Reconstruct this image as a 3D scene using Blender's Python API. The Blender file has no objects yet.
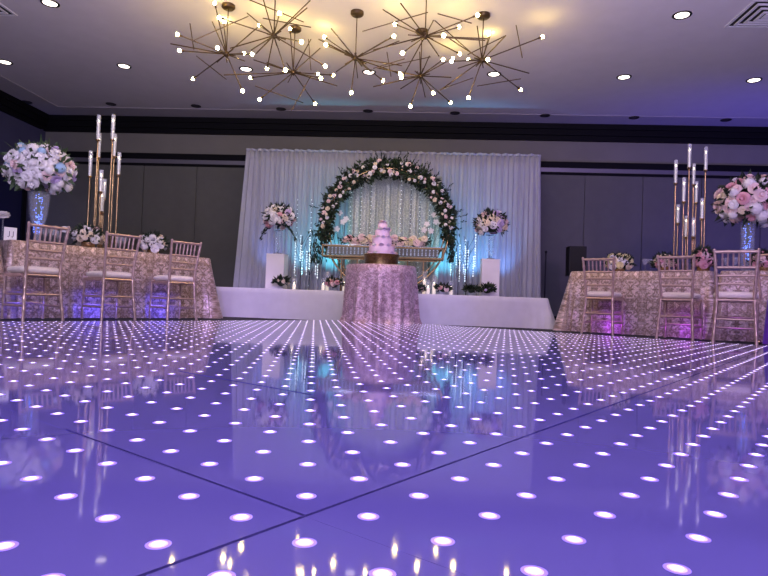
import bpy, math, random
from mathutils import Vector, Matrix
random.seed(7)
PI = math.pi
scene = bpy.context.scene
COL = scene.collection
R = random.random
def U(a, b): return random.uniform(a, b)

# ------------------------------------------------------------------ camera frame
F = 591.26; CX, CY = 384.0, 288.0; CAMH = 0.27
up = Vector((0.03578456, -0.99909693, 0.02290818)).normalized()   # world up seen from the lens (x right, y down, z forward)
fz = Vector((0, 0, 1)); f0 = (fz - up * fz.dot(up)).normalized(); r0 = up.cross(f0) * -1
if r0.x < 0: r0 = -r0
PSI = math.radians(3.5)
WR = Vector((math.cos(PSI), math.sin(PSI), 0)); WF = Vector((-math.sin(PSI), math.cos(PSI), 0)); WU = Vector((0, 0, 1))
CAM = Vector((0, 0, CAMH))
def c2w(v): return WR * v.dot(r0) + WF * v.dot(f0) + WU * v.dot(up)
def ray(px, py): return c2w(Vector(((px - CX) / F, (py - CY) / F, 1.0)))
def proj(p):
    d = p - CAM; v = r0 * d.dot(WR) + f0 * d.dot(WF) + up * d.dot(WU)
    return CX + F * v.x / v.z, CY + F * v.y / v.z
def C(x, z, h=0.0): return WR * x + WF * z + WU * h
def at(px, py, depth):
    d = ray(px, py); return CAM + d * (depth / d.dot(WF))
def atY(px, py, Y):
    d = ray(px, py); return CAM + d * (Y / d.y)
def atH(px, py, H):
    d = ray(px, py); return CAM + d * ((H - CAMH) / d.z)
cd = bpy.data.cameras.new('camera'); cam = bpy.data.objects.new('camera', cd); COL.objects.link(cam)
cd.sensor_fit = 'HORIZONTAL'; cd.sensor_width = 36; cd.lens = F * 36 / 768; cd.clip_start = 0.02
X_, Y_, Z_ = c2w(Vector((1, 0, 0))), c2w(Vector((0, -1, 0))), c2w(Vector((0, 0, -1)))
M = Matrix.Identity(4)
for i in range(3):
    M[i][0] = X_[i]; M[i][1] = Y_[i]; M[i][2] = Z_[i]; M[i][3] = CAM[i]
cam.matrix_world = M
scene.camera = cam

# ------------------------------------------------------------------ materials
def lin(c): return tuple(((v / 255) / 12.92 if v / 255 <= .04045 else ((v / 255 + .055) / 1.055) ** 2.4) for v in c)
MATS = {}
def mat(name, rgb, rough=.6, metal=0, emit=None, es=0, spec=.5, coat=0, trans=0, ior=1.45, sheen=0, alpha=1, sample=True):
    if name in MATS: return MATS[name]
    m = bpy.data.materials.new(name); m.use_nodes = True
    b = m.node_tree.nodes['Principled BSDF']
    b.inputs['Base Color'].default_value = (*lin(rgb), 1); b.inputs['Roughness'].default_value = rough
    b.inputs['Metallic'].default_value = metal; b.inputs['Specular IOR Level'].default_value = spec
    b.inputs['Coat Weight'].default_value = coat; b.inputs['Transmission Weight'].default_value = trans
    b.inputs['IOR'].default_value = ior; b.inputs['Sheen Weight'].default_value = sheen; b.inputs['Alpha'].default_value = alpha
    if emit:
        b.inputs['Emission Color'].default_value = (*lin(emit), 1); b.inputs['Emission Strength'].default_value = es
    if not sample: m.cycles.emission_sampling = 'NONE'
    MATS[name] = m; return m
def nodes(m): return m.node_tree.nodes, m.node_tree.links, m.node_tree.nodes['Principled BSDF']
def vary(m, scale=20, a=.85, b=1.1, detail=4, bump=0, stretch=(1, 1, 1), coord='Object'):
    """breaks the flat colour up with procedural noise"""
    n, l, bs = nodes(m)
    tc = n.new('ShaderNodeTexCoord'); mp = n.new('ShaderNodeMapping'); mp.inputs['Scale'].default_value = stretch
    ns = n.new('ShaderNodeTexNoise'); ns.inputs['Scale'].default_value = scale; ns.inputs['Detail'].default_value = detail
    rr = n.new('ShaderNodeMapRange'); rr.inputs['From Min'].default_value = .3; rr.inputs['From Max'].default_value = .7
    rr.inputs['To Min'].default_value = a; rr.inputs['To Max'].default_value = b
    hs = n.new('ShaderNodeHueSaturation'); hs.inputs['Color'].default_value = bs.inputs['Base Color'].default_value
    l.new(tc.outputs[coord], mp.inputs[0]); l.new(mp.outputs[0], ns.inputs['Vector']); l.new(ns.outputs['Fac'], rr.inputs[0])
    l.new(rr.outputs[0], hs.inputs['Value']); l.new(hs.outputs[0], bs.inputs['Base Color'])
    if bump:
        bp = n.new('ShaderNodeBump'); bp.inputs['Strength'].default_value = bump; bp.inputs['Distance'].default_value = .01
        l.new(ns.outputs['Fac'], bp.inputs['Height']); l.new(bp.outputs[0], bs.inputs['Normal'])
    return m

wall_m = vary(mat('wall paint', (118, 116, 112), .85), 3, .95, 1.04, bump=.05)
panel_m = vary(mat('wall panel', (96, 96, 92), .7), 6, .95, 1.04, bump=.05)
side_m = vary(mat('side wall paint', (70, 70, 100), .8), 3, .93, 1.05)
crown_m = vary(mat('dark crown', (9, 9, 16), .7, spec=.2), 4, .9, 1.1)
rail_m = mat('metal header', (130, 128, 140), .35, .6)
ceil_m = vary(mat('ceiling', (205, 200, 206), .9), 5, .97, 1.02, bump=.03)
band_m = vary(mat('ceiling border', (170, 166, 176), .9), 5, .97, 1.02)
carpet_m = vary(mat('carpet', (40, 38, 50), .95), 60, .6, 1.4, bump=.3)
white_m = mat('white metal', (215, 213, 220), .5)
dark_m = mat('black plastic', (14, 14, 18), .5)
grille_m = vary(mat('speaker grille', (10, 10, 14), .6), 300, .4, 1.6, bump=.3)
brass_m = vary(mat('aged brass', (84, 68, 50), .4, .8), 12, .8, 1.15)
gold_m = vary(mat('polished gold', (190, 160, 116), .25, 1), 15, .9, 1.1)
rose_gold_m = vary(mat('champagne chair finish', (196, 168, 158), .3, .55), 30, .85, 1.1)
ivory_m = vary(mat('ivory cushion', (236, 222, 212), .8, sheen=.3), 40, .95, 1.03, bump=.1)
glass_m = mat('clear glass', (245, 248, 255), .03, trans=1, ior=1.45)
thin_glass_m = mat('thin glass', (225, 230, 245), .06, alpha=.10, spec=.4)
tube_glass_m = mat('tube glass', (235, 240, 250), .06, alpha=.25, spec=1, coat=.3)
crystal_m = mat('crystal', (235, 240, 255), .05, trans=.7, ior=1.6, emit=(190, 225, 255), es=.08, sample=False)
bulb_m = mat('warm bulb', (255, 240, 200), .3, emit=(255, 220, 120), es=190)
fairy_m = mat('fairy light', (255, 250, 240), .3, emit=(225, 240, 255), es=1.6, sample=False)
down_m = mat('downlight lens', (255, 245, 235), .4, emit=(255, 238, 225), es=5, sample=False)
dim_m = mat('unlit downlight', (40, 38, 48), .4, spec=.8)
candle_m = mat('candle wax', (245, 236, 225), .5, emit=(255, 235, 215), es=.5, sample=False)
flame_m = mat('candle flame', (255, 220, 150), .4, emit=(255, 232, 200), es=8, sample=False)
leaf_m = vary(mat('dark leaf', (26, 42, 28), .6), 30, .6, 1.5)
leaf2_m = vary(mat('grey green leaf', (58, 78, 50), .6), 30, .7, 1.4)
fl = {
 'cream': vary(mat('cream petal', (242, 226, 205), .7), 30, .93, 1.04),
 'white': vary(mat('white petal', (240, 236, 240), .7), 30, .93, 1.04),
 'blush': vary(mat('blush petal', (240, 214, 216), .7), 30, .9, 1.06),
 'pink': vary(mat('dusty pink petal', (222, 168, 182), .7), 30, .9, 1.06),
 'lilac': vary(mat('lilac petal', (206, 186, 226), .7), 30, .9, 1.06),
 'blue': vary(mat('pale blue petal', (168, 200, 232), .7), 30, .9, 1.06),
 'yellow': vary(mat('pale yellow petal', (236, 226, 176), .7), 30, .9, 1.06)}
icing_m = vary(mat('lilac icing', (236, 206, 232), .5, sheen=.1), 90, .93, 1.04, bump=.15)
plinth_m = vary(mat('white plinth', (226, 222, 228), .4), 5, .97, 1.02)
satin_m = vary(mat('white satin skirt', (206, 204, 218), .55, sheen=.3), 8, .95, 1.03)
drape_m = vary(mat('sheer white drape', (166, 168, 182), .8, sheen=.2), 120, .94, 1.04, stretch=(1, 1, .1))
card_m = mat('white card', (235, 235, 240), .6)
ink_m = mat('card ink', (60, 60, 90), .6)
purple_m = vary(mat('violet satin', (110, 40, 190), .35, sheen=.4), 15, .7, 1.3)
steel_m = mat('dark steel', (50, 48, 60), .4, .8)

def lace():
    m = mat('sequin lace drape', (188, 196, 190), .5, .25); n, l, b = nodes(m)
    tc = n.new('ShaderNodeTexCoord'); v = n.new('ShaderNodeTexVoronoi'); v.inputs['Scale'].default_value = 60
    r = n.new('ShaderNodeValToRGB'); r.color_ramp.elements[0].color = (*lin((222, 226, 214)), 1); r.color_ramp.elements[1].color = (*lin((158, 168, 166)), 1)
    r.color_ramp.elements[0].position = .15; r.color_ramp.elements[1].position = .6
    l.new(tc.outputs['Object'], v.inputs['Vector']); l.new(v.outputs['Distance'], r.inputs[0]); l.new(r.outputs[0], b.inputs['Base Color'])
    return m
lace_m = lace()
def damask(name, light, dark, scale=(.17, .22), metal=.35):
    """sequinned damask: mirrored noise gives symmetrical motifs in cloth coordinates (UV in metres)"""
    m = mat(name, light, .45, metal, sheen=.2); n, l, b = nodes(m)
    uv = n.new('ShaderNodeUVMap'); sp = n.new('ShaderNodeSeparateXYZ'); l.new(uv.outputs[0], sp.inputs[0])
    def pp(sock, s):
        q = n.new('ShaderNodeMath'); q.operation = 'PINGPONG'; q.inputs[1].default_value = s; l.new(sock, q.inputs[0]); return q.outputs[0]
    cb = n.new('ShaderNodeCombineXYZ'); l.new(pp(sp.outputs[0], scale[0]), cb.inputs[0]); l.new(pp(sp.outputs[1], scale[1]), cb.inputs[1])
    ns = n.new('ShaderNodeTexNoise'); ns.inputs['Scale'].default_value = 18; ns.inputs['Detail'].default_value = 6; ns.inputs['Distortion'].default_value = 1.2
    l.new(cb.outputs[0], ns.inputs['Vector'])
    r = n.new('ShaderNodeValToRGB'); e = r.color_ramp.elements
    e[0].position = .42; e[1].position = .57; e[0].color = (*lin(dark), 1); e[1].color = (*lin(light), 1)
    l.new(ns.outputs['Fac'], r.inputs[0])
    vo = n.new('ShaderNodeTexVoronoi'); vo.inputs['Scale'].default_value = 90; l.new(uv.outputs[0], vo.inputs['Vector'])
    mx = n.new('ShaderNodeMix'); mx.data_type = 'RGBA'; mx.blend_type = 'MULTIPLY'; mx.inputs['Factor'].default_value = .55
    l.new(r.outputs[0], mx.inputs[6])
    sr = n.new('ShaderNodeSeparateColor'); l.new(vo.outputs['Color'], sr.inputs[0])
    mr = n.new('ShaderNodeMapRange'); mr.inputs['To Min'].default_value = .35; mr.inputs['To Max'].default_value = 1.6; l.new(sr.outputs[0], mr.inputs[0])
    cc = n.new('ShaderNodeCombineColor')
    for i in range(3): l.new(mr.outputs[0], cc.inputs[i])
    l.new(cc.outputs[0], mx.inputs[7]); l.new(mx.outputs[2], b.inputs['Base Color'])
    bp = n.new('ShaderNodeBump'); bp.inputs['Strength'].default_value = .5; bp.inputs['Distance'].default_value = .004
    l.new(sr.outputs[1], bp.inputs['Height']); l.new(bp.outputs[0], b.inputs['Normal'])
    return m
cloth_m = damask('champagne damask cloth', (214, 192, 194), (150, 126, 120), (.15, .19))
sequin_m = damask('rose sequin cloth', (206, 176, 194), (164, 132, 148), (.5, .8), .3)

def floor_panel_mat():
    m = mat('violet light tinted gloss panel', (82, 64, 186), .045, spec=.55, coat=.0); n, l, b = nodes(m)
    b.inputs['Base Color'].default_value = (.098, .08, .29, 1)  # violet light falling on white panels is put into this colour
    tc = n.new('ShaderNodeTexCoord'); ns = n.new('ShaderNodeTexNoise'); ns.inputs['Scale'].default_value = 2.2; ns.inputs['Detail'].default_value = 2
    bp = n.new('ShaderNodeBump'); bp.inputs['Strength'].default_value = .035; bp.inputs['Distance'].default_value = .02
    l.new(tc.outputs['Object'], ns.inputs['Vector']); l.new(ns.outputs['Fac'], bp.inputs['Height']); l.new(bp.outputs[0], b.inputs['Normal'])
    return m
panel_floor_m = floor_panel_mat()
seam_m = mat('seam rubber', (16, 8, 60), .5)
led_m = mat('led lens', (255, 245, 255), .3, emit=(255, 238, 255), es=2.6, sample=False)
glow_m = mat('led halo inner ring', (170, 140, 245), .3, emit=(214, 190, 255), es=1.0, sample=False)  # bloom halo of the LEDs put into both glowing rings
halo_m = mat('led halo outer ring', (150, 120, 235), .3, emit=(160, 130, 250), es=.42, sample=False)

# ------------------------------------------------------------------ mesh building
class MB:
    def __init__(s): s.v = []; s.f = []; s.mi = []; s.uv = None; s.cur = 0
    def add(s, vs, fs):
        o = len(s.v); s.v += [tuple(v) for v in vs]; s.f += [tuple(i + o for i in f) for f in fs]; s.mi += [s.cur] * len(fs); return s
    def box(s, x0, x1, y0, y1, z0, z1):
        v = [(x, y, z) for x in (x0, x1) for y in (y0, y1) for z in (z0, z1)]
        return s.add(v, [(0, 1, 3, 2), (4, 6, 7, 5), (0, 4, 5, 1), (2, 3, 7, 6), (0, 2, 6, 4), (1, 5, 7, 3)])
    def tube(s, pts, rad, n=8, cap=True):
        pts = [Vector(p) for p in pts]; k = len(pts)
        rr = rad if isinstance(rad, (list, tuple)) else [rad] * k
        vs = []; fs = []; ref = None
        for i, p in enumerate(pts):
            t = (pts[min(i + 1, k - 1)] - pts[max(i - 1, 0)]).normalized()
            if ref is None: ref = Vector((0, 0, 1)) if abs(t.z) < .9 else Vector((1, 0, 0))
            a = t.cross(ref).normalized(); b = t.cross(a).normalized(); ref = -(a.cross(t)) if False else ref
            for j in range(n):
                w = 2 * PI * j / n; vs.append(p + (a * math.cos(w) + b * math.sin(w)) * rr[i])
        for i in range(k - 1):
            for j in range(n):
                q = (j + 1) % n; fs.append((i * n + j, i * n + q, (i + 1) * n + q, (i + 1) * n + j))
        if cap: fs.append(tuple(range(n))[::-1]); fs.append(tuple((k - 1) * n + j for j in range(n)))
        return s.add(vs, fs)
    def lathe(s, prof, n=20, c=(0, 0, 0), cap=True):
        vs = []; fs = []; k = len(prof)
        for r, z in prof:
            for j in range(n):
                w = 2 * PI * j / n; vs.append((c[0] + r * math.cos(w), c[1] + r * math.sin(w), c[2] + z))
        for i in range(k - 1):
            for j in range(n):
                q = (j + 1) % n; fs.append((i * n + j, i * n + q, (i + 1) * n + q, (i + 1) * n + j))
        if cap: fs.append(tuple(range(n))[::-1]); fs.append(tuple((k - 1) * n + j for j in range(n)))
        return s.add(vs, fs)
    def ball(s, c, r, n=10, m=6, sz=1):
        prof = [(max(r * math.sin(PI * i / m), r * .01), -r * sz * math.cos(PI * i / m)) for i in range(m + 1)]
        return s.lathe(prof, n, c)
    def build(s, name, m, parent=None, smooth=True, loc=None):
        me = bpy.data.meshes.new(name); me.from_pydata(s.v, [], s.f)
        for x in (m if isinstance(m, (list, tuple)) else [m]): me.materials.append(x)
        if max(s.mi, default=0): me.polygons.foreach_set('material_index', s.mi)
        if smooth: me.polygons.foreach_set('use_smooth', [True] * len(me.polygons))
        if s.uv:
            u = me.uv_layers.new(name='UVMap')
            for lp in me.loops: u.data[lp.index].uv = s.uv[lp.vertex_index]
        me.update()
        o = bpy.data.objects.new(name, me); COL.objects.link(o)
        if parent: o.parent = parent
        if loc: o.location = loc
        if smooth and hasattr(me, 'set_sharp_from_angle'): me.set_sharp_from_angle(angle=math.radians(50))
        return o
def tag(o, label=None, cat=None, group=None, kind=None):
    if label: o['label'] = label
    if cat: o['category'] = cat
    if group: o['group'] = group
    if kind: o['kind'] = kind
    return o
def empty(name, loc, rz=0, label=None, cat=None, group=None):
    o = bpy.data.objects.new(name, None); COL.objects.link(o); o.empty_display_size = .1
    o.location = loc; o.rotation_euler = (0, 0, rz); return tag(o, label, cat, group)
def copy_tree(o, parent=None):
    c = o.copy(); COL.objects.link(c)
    if parent: c.parent = parent
    for ch in list(o.children): copy_tree(ch, c)
    return c
def inst(me, name, parent, loc, rot=(0, 0, 0), sc=1):
    o = bpy.data.objects.new(name, me); COL.objects.link(o); o.parent = parent
    o.location = loc; o.rotation_euler = rot; o.scale = (sc, sc, sc) if not isinstance(sc, tuple) else sc; return o
def struct(name, mb, m, smooth=False): return tag(mb.build(name, m, smooth=smooth), kind='structure')

# ------------------------------------------------------------------ room shell
H = 3.55; YB = 10.75; XL = -7.2; XR = 7.4; YF = -6.0
fl_ = MB(); fl_.box(XL, XR, YF, YB, -.16, -.035); struct('floor', fl_, carpet_m)
c_ = MB(); c_.box(XL, XR, YF, YB, H, H + .1); struct('ceiling', c_, ceil_m)
w = MB(); w.box(XL - .2, XR + .2, YB, YB + .15, -.16, H + .1); struct('wall_back', w, wall_m)
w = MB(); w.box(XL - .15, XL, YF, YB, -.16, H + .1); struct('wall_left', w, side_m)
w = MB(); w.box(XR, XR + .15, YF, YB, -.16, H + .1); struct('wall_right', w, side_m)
# ceiling border strip along the walls
b = MB(); b.box(XL, XR, YB - .62, YB, H - .007, H); b.box(XL, XL + .62, YF, YB - .62, H - .007, H); b.box(XR - .62, XR, YF, YB - .62, H - .007, H)
struct('trim_1', b, band_m)
# stepped dark crown
def crown(x0, x1, y0, y1, ax, sg):
    m = MB()
    for d, za, zb in ((.16, H - .10, H - .007), (.12, H - .2, H - .10), (.07, H - .285, H - .2)):
        if ax == 'y': m.box(x0, x1, y1 - d, y1, za, zb)
        elif sg > 0: m.box(x0, x0 + d, y0, y1, za, zb)
        else: m.box(x1 - d, x1, y0, y1, za, zb)
    return m
struct('trim_2', crown(XL, XR, 0, YB, 'y', 1), crown_m)
struct('trim_3', crown(XL, 0, YF, YB - .16, 'x', 1), crown_m)
struct('trim_4', crown(0, XR, YF, YB - .16, 'x', -1), crown_m)
# header rail (dark, light metal, dark) above the movable panels
zr = atY(600, 163, YB).z + .0
r1 = MB(); r1.box(XL, XR, YB - .05, YB, zr - .235, zr - .19); r1.box(XL, XR, YB - .045, YB, zr - .11, zr + .0); struct('trim_5', r1, crown_m)
r2 = MB(); r2.box(XL, XR, YB - .03, YB, zr - .19, zr - .11); struct('trim_6', r2, rail_m)
# wall panels with dark seams
seams = [XL + .1]
xs = [atY(p, 230, YB).x for p in (142, 195)]; st = xs[1] - xs[0]
x = xs[0]
while x > XL + .2: x -= st
x += st
edges = [XL]
while x < XR: edges.append(x); x += st
edges.append(XR)
for i in range(len(edges) - 1):
    p = MB(); p.box(edges[i] + .006, edges[i + 1] - .006, YB - .025, YB - .001, 0, zr - .236)
    o = p.build('wall_panel', panel_m, smooth=False); o['kind'] = 'structure'; o.name = 'trim_%d' % (10 + i)
bb = MB(); bb.box(XL, XR, YB - .045, YB - .026, -.035, .12); struct('baseboard_back', bb, crown_m)
bb = MB(); bb.box(XL, XL + .02, YF, YB - .05, -.035, .12); struct('baseboard_left', bb, crown_m)
bb = MB(); bb.box(XR - .02, XR, YF, YB - .05, -.035, .12); struct('baseboard_right', bb, crown_m)
# double door in the left wall
dz = 2.2
d = MB(); d.box(XL, XL + .05, 8.4, 10.1, 0, dz); struct('door_1', d, mat('navy door', (24, 26, 60), .5))
d = MB(); d.box(XL, XL + .08, 8.3, 8.4, -.035, dz + .1); d.box(XL, XL + .08, 10.1, 10.2, -.035, dz + .1); d.box(XL, XL + .08, 8.4, 10.1, dz, dz + .1); struct('trim_7', d, crown_m)

# ------------------------------------------------------------------ ceiling fittings
def downlight(px, py, lit, label):
    p = atH(px, py, H - (.007 if not lit else 0)); o = empty('recessed_downlight', (p.x, p.y, p.z), 0, label, 'ceiling light', 'recessed downlights in the ceiling')
    n = 24; rr = .1 if lit else .085
    m = MB(); m.lathe([(rr * .74, -.002), (rr * .78, -.008), (rr, -.006), (rr + .002, 0)], n, cap=False); m.build('trim_ring', dark_m if lit else steel_m, o)
    m = MB(); m.lathe([(.001, -.004), (rr * .75, -.003)], n, cap=False); m.build('lens', down_m if lit else dim_m, o)
    return p
lit = [((50, 3), 'glowing ceiling downlight at the top left, nearest on the left side'),
 ((5, 62), 'glowing ceiling downlight cut by the left edge above the left crown'),
 ((124, 66), 'glowing ceiling downlight above the left gold candelabra'),
 ((246, 69), 'glowing ceiling downlight seen between rods of the left chandelier'),
 ((369, 72), 'glowing ceiling downlight below the middle chandelier, above the arch'),
 ((494, 74), 'glowing ceiling downlight behind the rightmost chandelier'),
 ((624, 77), 'glowing ceiling downlight right of the chandeliers, left of the one by the edge'),
 ((754, 80), 'glowing ceiling downlight at the far right, below the square air vent'),
 ((682, 15), 'glowing ceiling downlight nearest the square air vent, largest on the right')]
LITP = [downlight(px, py, True, l) for (px, py), l in lit]
dark = ['unlit dark downlight in the border strip, above the left flower ball', 'unlit dark downlight in the border strip, above the left candelabra tubes',
 'unlit dark downlight in the border strip, left of the white curtain edge', 'unlit dark downlight in the border strip, above the left part of the curtain',
 'unlit dark downlight in the border strip, above the floral arch top', 'unlit dark downlight in the border strip, above the right arch shoulder',
 'unlit dark downlight in the border strip, above the curtain right edge', 'unlit dark downlight in the border strip, left of the right candelabra',
 'unlit dark downlight in the border strip, farthest right of its row']
for (px, py), l in zip([(27, 102), (111, 104), (196, 106), (281, 109), (368, 111), (455, 113), (545, 115.5), (634, 117.6), (726, 120)], dark):
    downlight(px, py, False, l)
def vent(px, py, sx, label):
    p = atH(px, py, H); o = empty('air_vent', (p.x + sx * .31, p.y - .31, p.z), 0, label, 'air vent')
    for k, (a, zz) in enumerate(((.31, .004), (.24, .012), (.17, .02), (.10, .028))):
        m = MB(); t = .03
        for s in (-1, 1):
            m.box(min(s * a, s * (a - t)), max(s * a, s * (a - t)), -a, a, -zz - .006, -zz + .004)
            m.box(-a + t, a - t, min(s * a, s * (a - t)), max(s * a, s * (a - t)), -zz - .006, -zz + .004)
        m.build('louvre_ring' if k else 'outer_frame', white_m, o, smooth=False)
    m = MB(); m.box(-.3, .3, -.3, .3, -.003, 0); m.build('duct_back', dark_m, o, smooth=False)
    m = MB(); m.box(-.05, .05, -.05, .05, -.036, -.026); m.build('centre_plate', white_m, o, smooth=False)
vent(724, 27, 1, 'white square ceiling air vent cut by the top right corner')
vent(18, 15.5, -1, 'white ceiling air vent cut by the top left corner')

# ------------------------------------------------------------------ chandeliers
c6 = lambda x, y: (160 + x / 3.84, y / 3.84)
c7 = lambda x, y: (350 + x / 3.657, y / 3.657)
CH = [
 (c6, (255, 208), 6.6, [(75, 135, 1), (40, 168, 0), (82, 195, 1), (131, 300, 1), (315, 345, 1), (195, 70, 0), (212, 20, 1), (245, 75, 1), (350, 208, 1), (325, 235, 0), (375, 105, 0), (320, 205, 1), (222, 185, 1)],
  [((115, 90), (130, 190)), ((140, 215), (255, 305)), ((130, 155), (340, 62))], 'leftmost starburst chandelier with thin brass rods and glowing bulbs'),
 (c6, (437, 137), 6.14, [(395, -8, 0), (585, -6, 0), (565, 30, 0), (335, 50, 0), (235, 70, 1), (270, 185, 0), (370, 205, 0), (412, 258, 1), (480, 265, 1), (628, 250, 1), (540, 160, 1), (382, 98, 1), (458, 55, 1), (350, 192, 0)],
  [((345, 0), (552, 85)), ((395, 70), (580, 105))], 'high starburst chandelier second from the left, nearest the top edge'),
 (c6, (512, 278), 7.1, [(387, 378, 1), (592, 393, 1), (245, 288, 0), (360, 230, 0), (580, 150, 0), (615, 185, 0), (500, 118, 1), (660, 288, 1), (615, 300, 1), (603, 284, 1), (680, 330, 0), (352, 298, 1), (410, 240, 0)],
  [((580, 290), (505, 425)), ((365, 330), (550, 395)), ((570, 150), (580, 270))], 'low starburst chandelier third from the left, below its round brass canopy'),
 (c7, (20, 213), 6.65, [(5, 335, 1), (-90, 138, 1), (-84, 166, 1), (-72, 100, 0), (-115, 143, 0), (-50, 262, 0), (135, 145, 0), (180, 150, 0), (155, 135, 1), (117, 292, 1), (178, 268, 1), (28, 285, 0), (75, 263, 0), (190, 240, 0)],
  [((135, 190), (150, 280)), ((85, 250), (200, 215))], 'middle starburst chandelier hanging straight above the arch left side'),
 (c7, (275, 132), 6.02, [(185, 12, 0), (120, 35, 0), (460, 58, 1), (495, 148, 0), (195, 192, 1), (168, 90, 1), (325, 205, 0), (190, 285, 0), (85, 183, 0), (397, 195, 1), (340, 130, 1), (395, 100, 1), (305, 75, 0), (505, 142, 0)],
  [((45, 115), (285, 45)), ((320, 50), (445, 85)), ((310, 75), (440, 190))], 'high starburst chandelier third from the right, its stem leaving the top edge'),
 (c7, (258, 278), 7.05, [(222, 385, 1), (364, 372, 1), (303, 338, 1), (275, 355, 0), (370, 283, 0), (85, 317, 0), (290, 205, 0), (185, 325, 0), (337, 220, 1), (373, 215, 1), (190, 284, 1), (105, 250, 0), (255, 190, 0)],
  [((450, 285), (335, 325)), ((100, 250), (295, 208))], 'low starburst chandelier second from the right, hanging lowest over the arch'),
 (c7, (483, 220), 6.6, [(435, 353, 1), (620, 325, 1), (698, 137, 1), (655, 268, 0), (570, 130, 0), (528, 85, 0), (465, 95, 0), (508, 130, 1), (503, 218, 1), (435, 218, 1), (375, 224, 1), (355, 135, 0), (330, 330, 0), (395, 250, 0)],
  [((605, 80), (630, 212)), ((465, 315), (625, 288)), ((430, 200), (570, 130))], 'rightmost starburst chandelier with one long rod reaching far right')]
HUBS = []
rng = random.Random(3)
for cf, c, Z, ends, cross, label in CH:
    hub = at(*cf(*c), Z); HUBS.append(hub)
    root = empty('starburst_chandelier', hub, 0, label, 'chandelier', 'cluster of starburst chandeliers')
    m = MB(); m.lathe([(.001, H - hub.z - .045), (.06, H - hub.z - .045), (.075, H - hub.z - .03), (.075, H - hub.z)], 20, cap=False); m.build('canopy', brass_m, root)
    m = MB(); m.tube([(0, 0, 0), (0, 0, H - hub.z - .04)], .006, 8); m.build('stem', brass_m, root)
    m = MB(); m.ball((0, 0, 0), .035, 12, 8); m.build('hub', brass_m, root)
    for k, (x, y, bl) in enumerate(ends):
        e0 = at(*cf(x, y), Z) - hub; L = e0.length
        want = .62; dd = math.sqrt(max(want * want - L * L, .0)) if L < want else 0
        e = at(*cf(x, y), Z + dd * (1 if k % 2 else -1) * .8) - hub
        if hub.z + e.z > H - .05: e *= (H - .05 - hub.z) / e.z
        dn = e.normalized()
        m = MB(); m.tube([-dn * rng.uniform(.02, .18), e], .0065, 6); rd = m.build('rod', brass_m, root)
        if bl:
            m = MB(); m.tube([e - dn * .03, e + dn * .008], .011, 8); m.build('socket', brass_m, rd)
            m = MB(); m.ball(e + dn * .02, .019, 8, 6); m.build('bulb', bulb_m, rd)
    for (p, q) in cross:
        s = rng.uniform(-.25, .25)
        a = at(*cf(*p), Z + s) - hub; b_ = at(*cf(*q), Z + s * .6) - hub
        mx = max(a.z, b_.z)
        m = MB(); m.tube([a, b_], .0055, 6); m.build('cross_rod', brass_m, root)

# ------------------------------------------------------------------ dance floor
SP = CAMH / 2.4453514
ta = Vector((0.78463746, 0.01386853, -0.62082183)); tb = Vector((0.61915813, 0.04013954, 0.78343143)); to = Vector((-0.7973843, 2.55499793, 5.93121054)) * SP
O2 = c2w(to); O2.z = 0
A2 = c2w(ta); A2.z = 0; A2.normalize(); B2 = Vector((-A2.y, A2.x, 0))
rzf = math.atan2(A2.y, A2.x)
DF = empty('led_dance_floor', (O2.x, O2.y, -.035), rzf, 'glossy dance floor coloured for violet light, with rows of glowing white LED dots', 'dance floor')
ae = [-44.5, -36.5, -30.5, -24.5, -18.5, -12.5, -6.5, -.5, 5.5, 11.5, 17.5]
be = [-11.5, -5.5, .5, 6.5, 12.5, 18.5, 24.5, 30.5, 36.5, 42.5, 52.5]
G = .0003; W = .005
for i in range(10):
    for j in range(10):
        x0, x1, y0, y1 = ae[i] * SP + G, ae[i + 1] * SP - G, be[j] * SP + G, be[j + 1] * SP - G
        if ae[i + 1] == -.5 and be[j] < 40: x1 -= W
        if ae[i] == -6.5 and be[j] == .5: y0 += W
        if ae[i] == -12.5 and be[j] == 6.5: y0 += W * 2.2
        if ae[i] == 5.5 and be[j] == -5.5: pass
        m = MB(); m.box(x0, x1, y0, y1, .02, .035); m.build('floor_panel', panel_floor_m, DF, smooth=False)
m = MB(); m.box(ae[0] * SP, ae[-1] * SP, be[0] * SP, be[-1] * SP, 0, .0198); m.build('base', seam_m, DF, smooth=False)
# sloped aluminium edge ramp
E_ = .09; m = MB()
x0, x1, y0, y1 = ae[0] * SP, ae[-1] * SP, be[0] * SP, be[-1] * SP
vs = [(x0, y0, .034), (x1, y0, .034), (x1, y1, .034), (x0, y1, .034), (x0 - E_, y0 - E_, .001), (x1 + E_, y0 - E_, .001), (x1 + E_, y1 + E_, .001), (x0 - E_, y1 + E_, .001)]
m.add(vs, [(k, (k + 1) % 4, 4 + (k + 1) % 4, 4 + k)[::-1] for k in range(4)]); m.build('edge_ramp', mat('ramp edging', (52, 50, 60), .4, .3), DF, smooth=False)
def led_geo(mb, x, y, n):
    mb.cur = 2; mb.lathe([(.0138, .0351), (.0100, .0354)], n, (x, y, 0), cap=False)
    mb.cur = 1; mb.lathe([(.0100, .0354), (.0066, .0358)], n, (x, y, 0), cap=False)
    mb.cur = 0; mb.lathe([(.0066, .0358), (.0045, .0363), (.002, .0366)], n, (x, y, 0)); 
leds = []
for a in range(-44, 17):
    for b_ in range(-11, 53):
        p = O2 + A2 * (a * SP) + B2 * (b_ * SP); dcam = p - CAM; z = dcam.dot(WF)
        leds.append((z if z > .25 else 1000 - z, a, b_, p))
def inview(p):
    if (p - CAM).dot(WF) < .2: return False
    q = proj(p); return -30 < q[0] < 798 and q[1] < 600
near = sorted([l for l in leds if inview(l[3])])[:99]
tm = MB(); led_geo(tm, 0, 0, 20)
first = tm.build('led', [led_m, glow_m, halo_m], DF); lm = first.data
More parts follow.
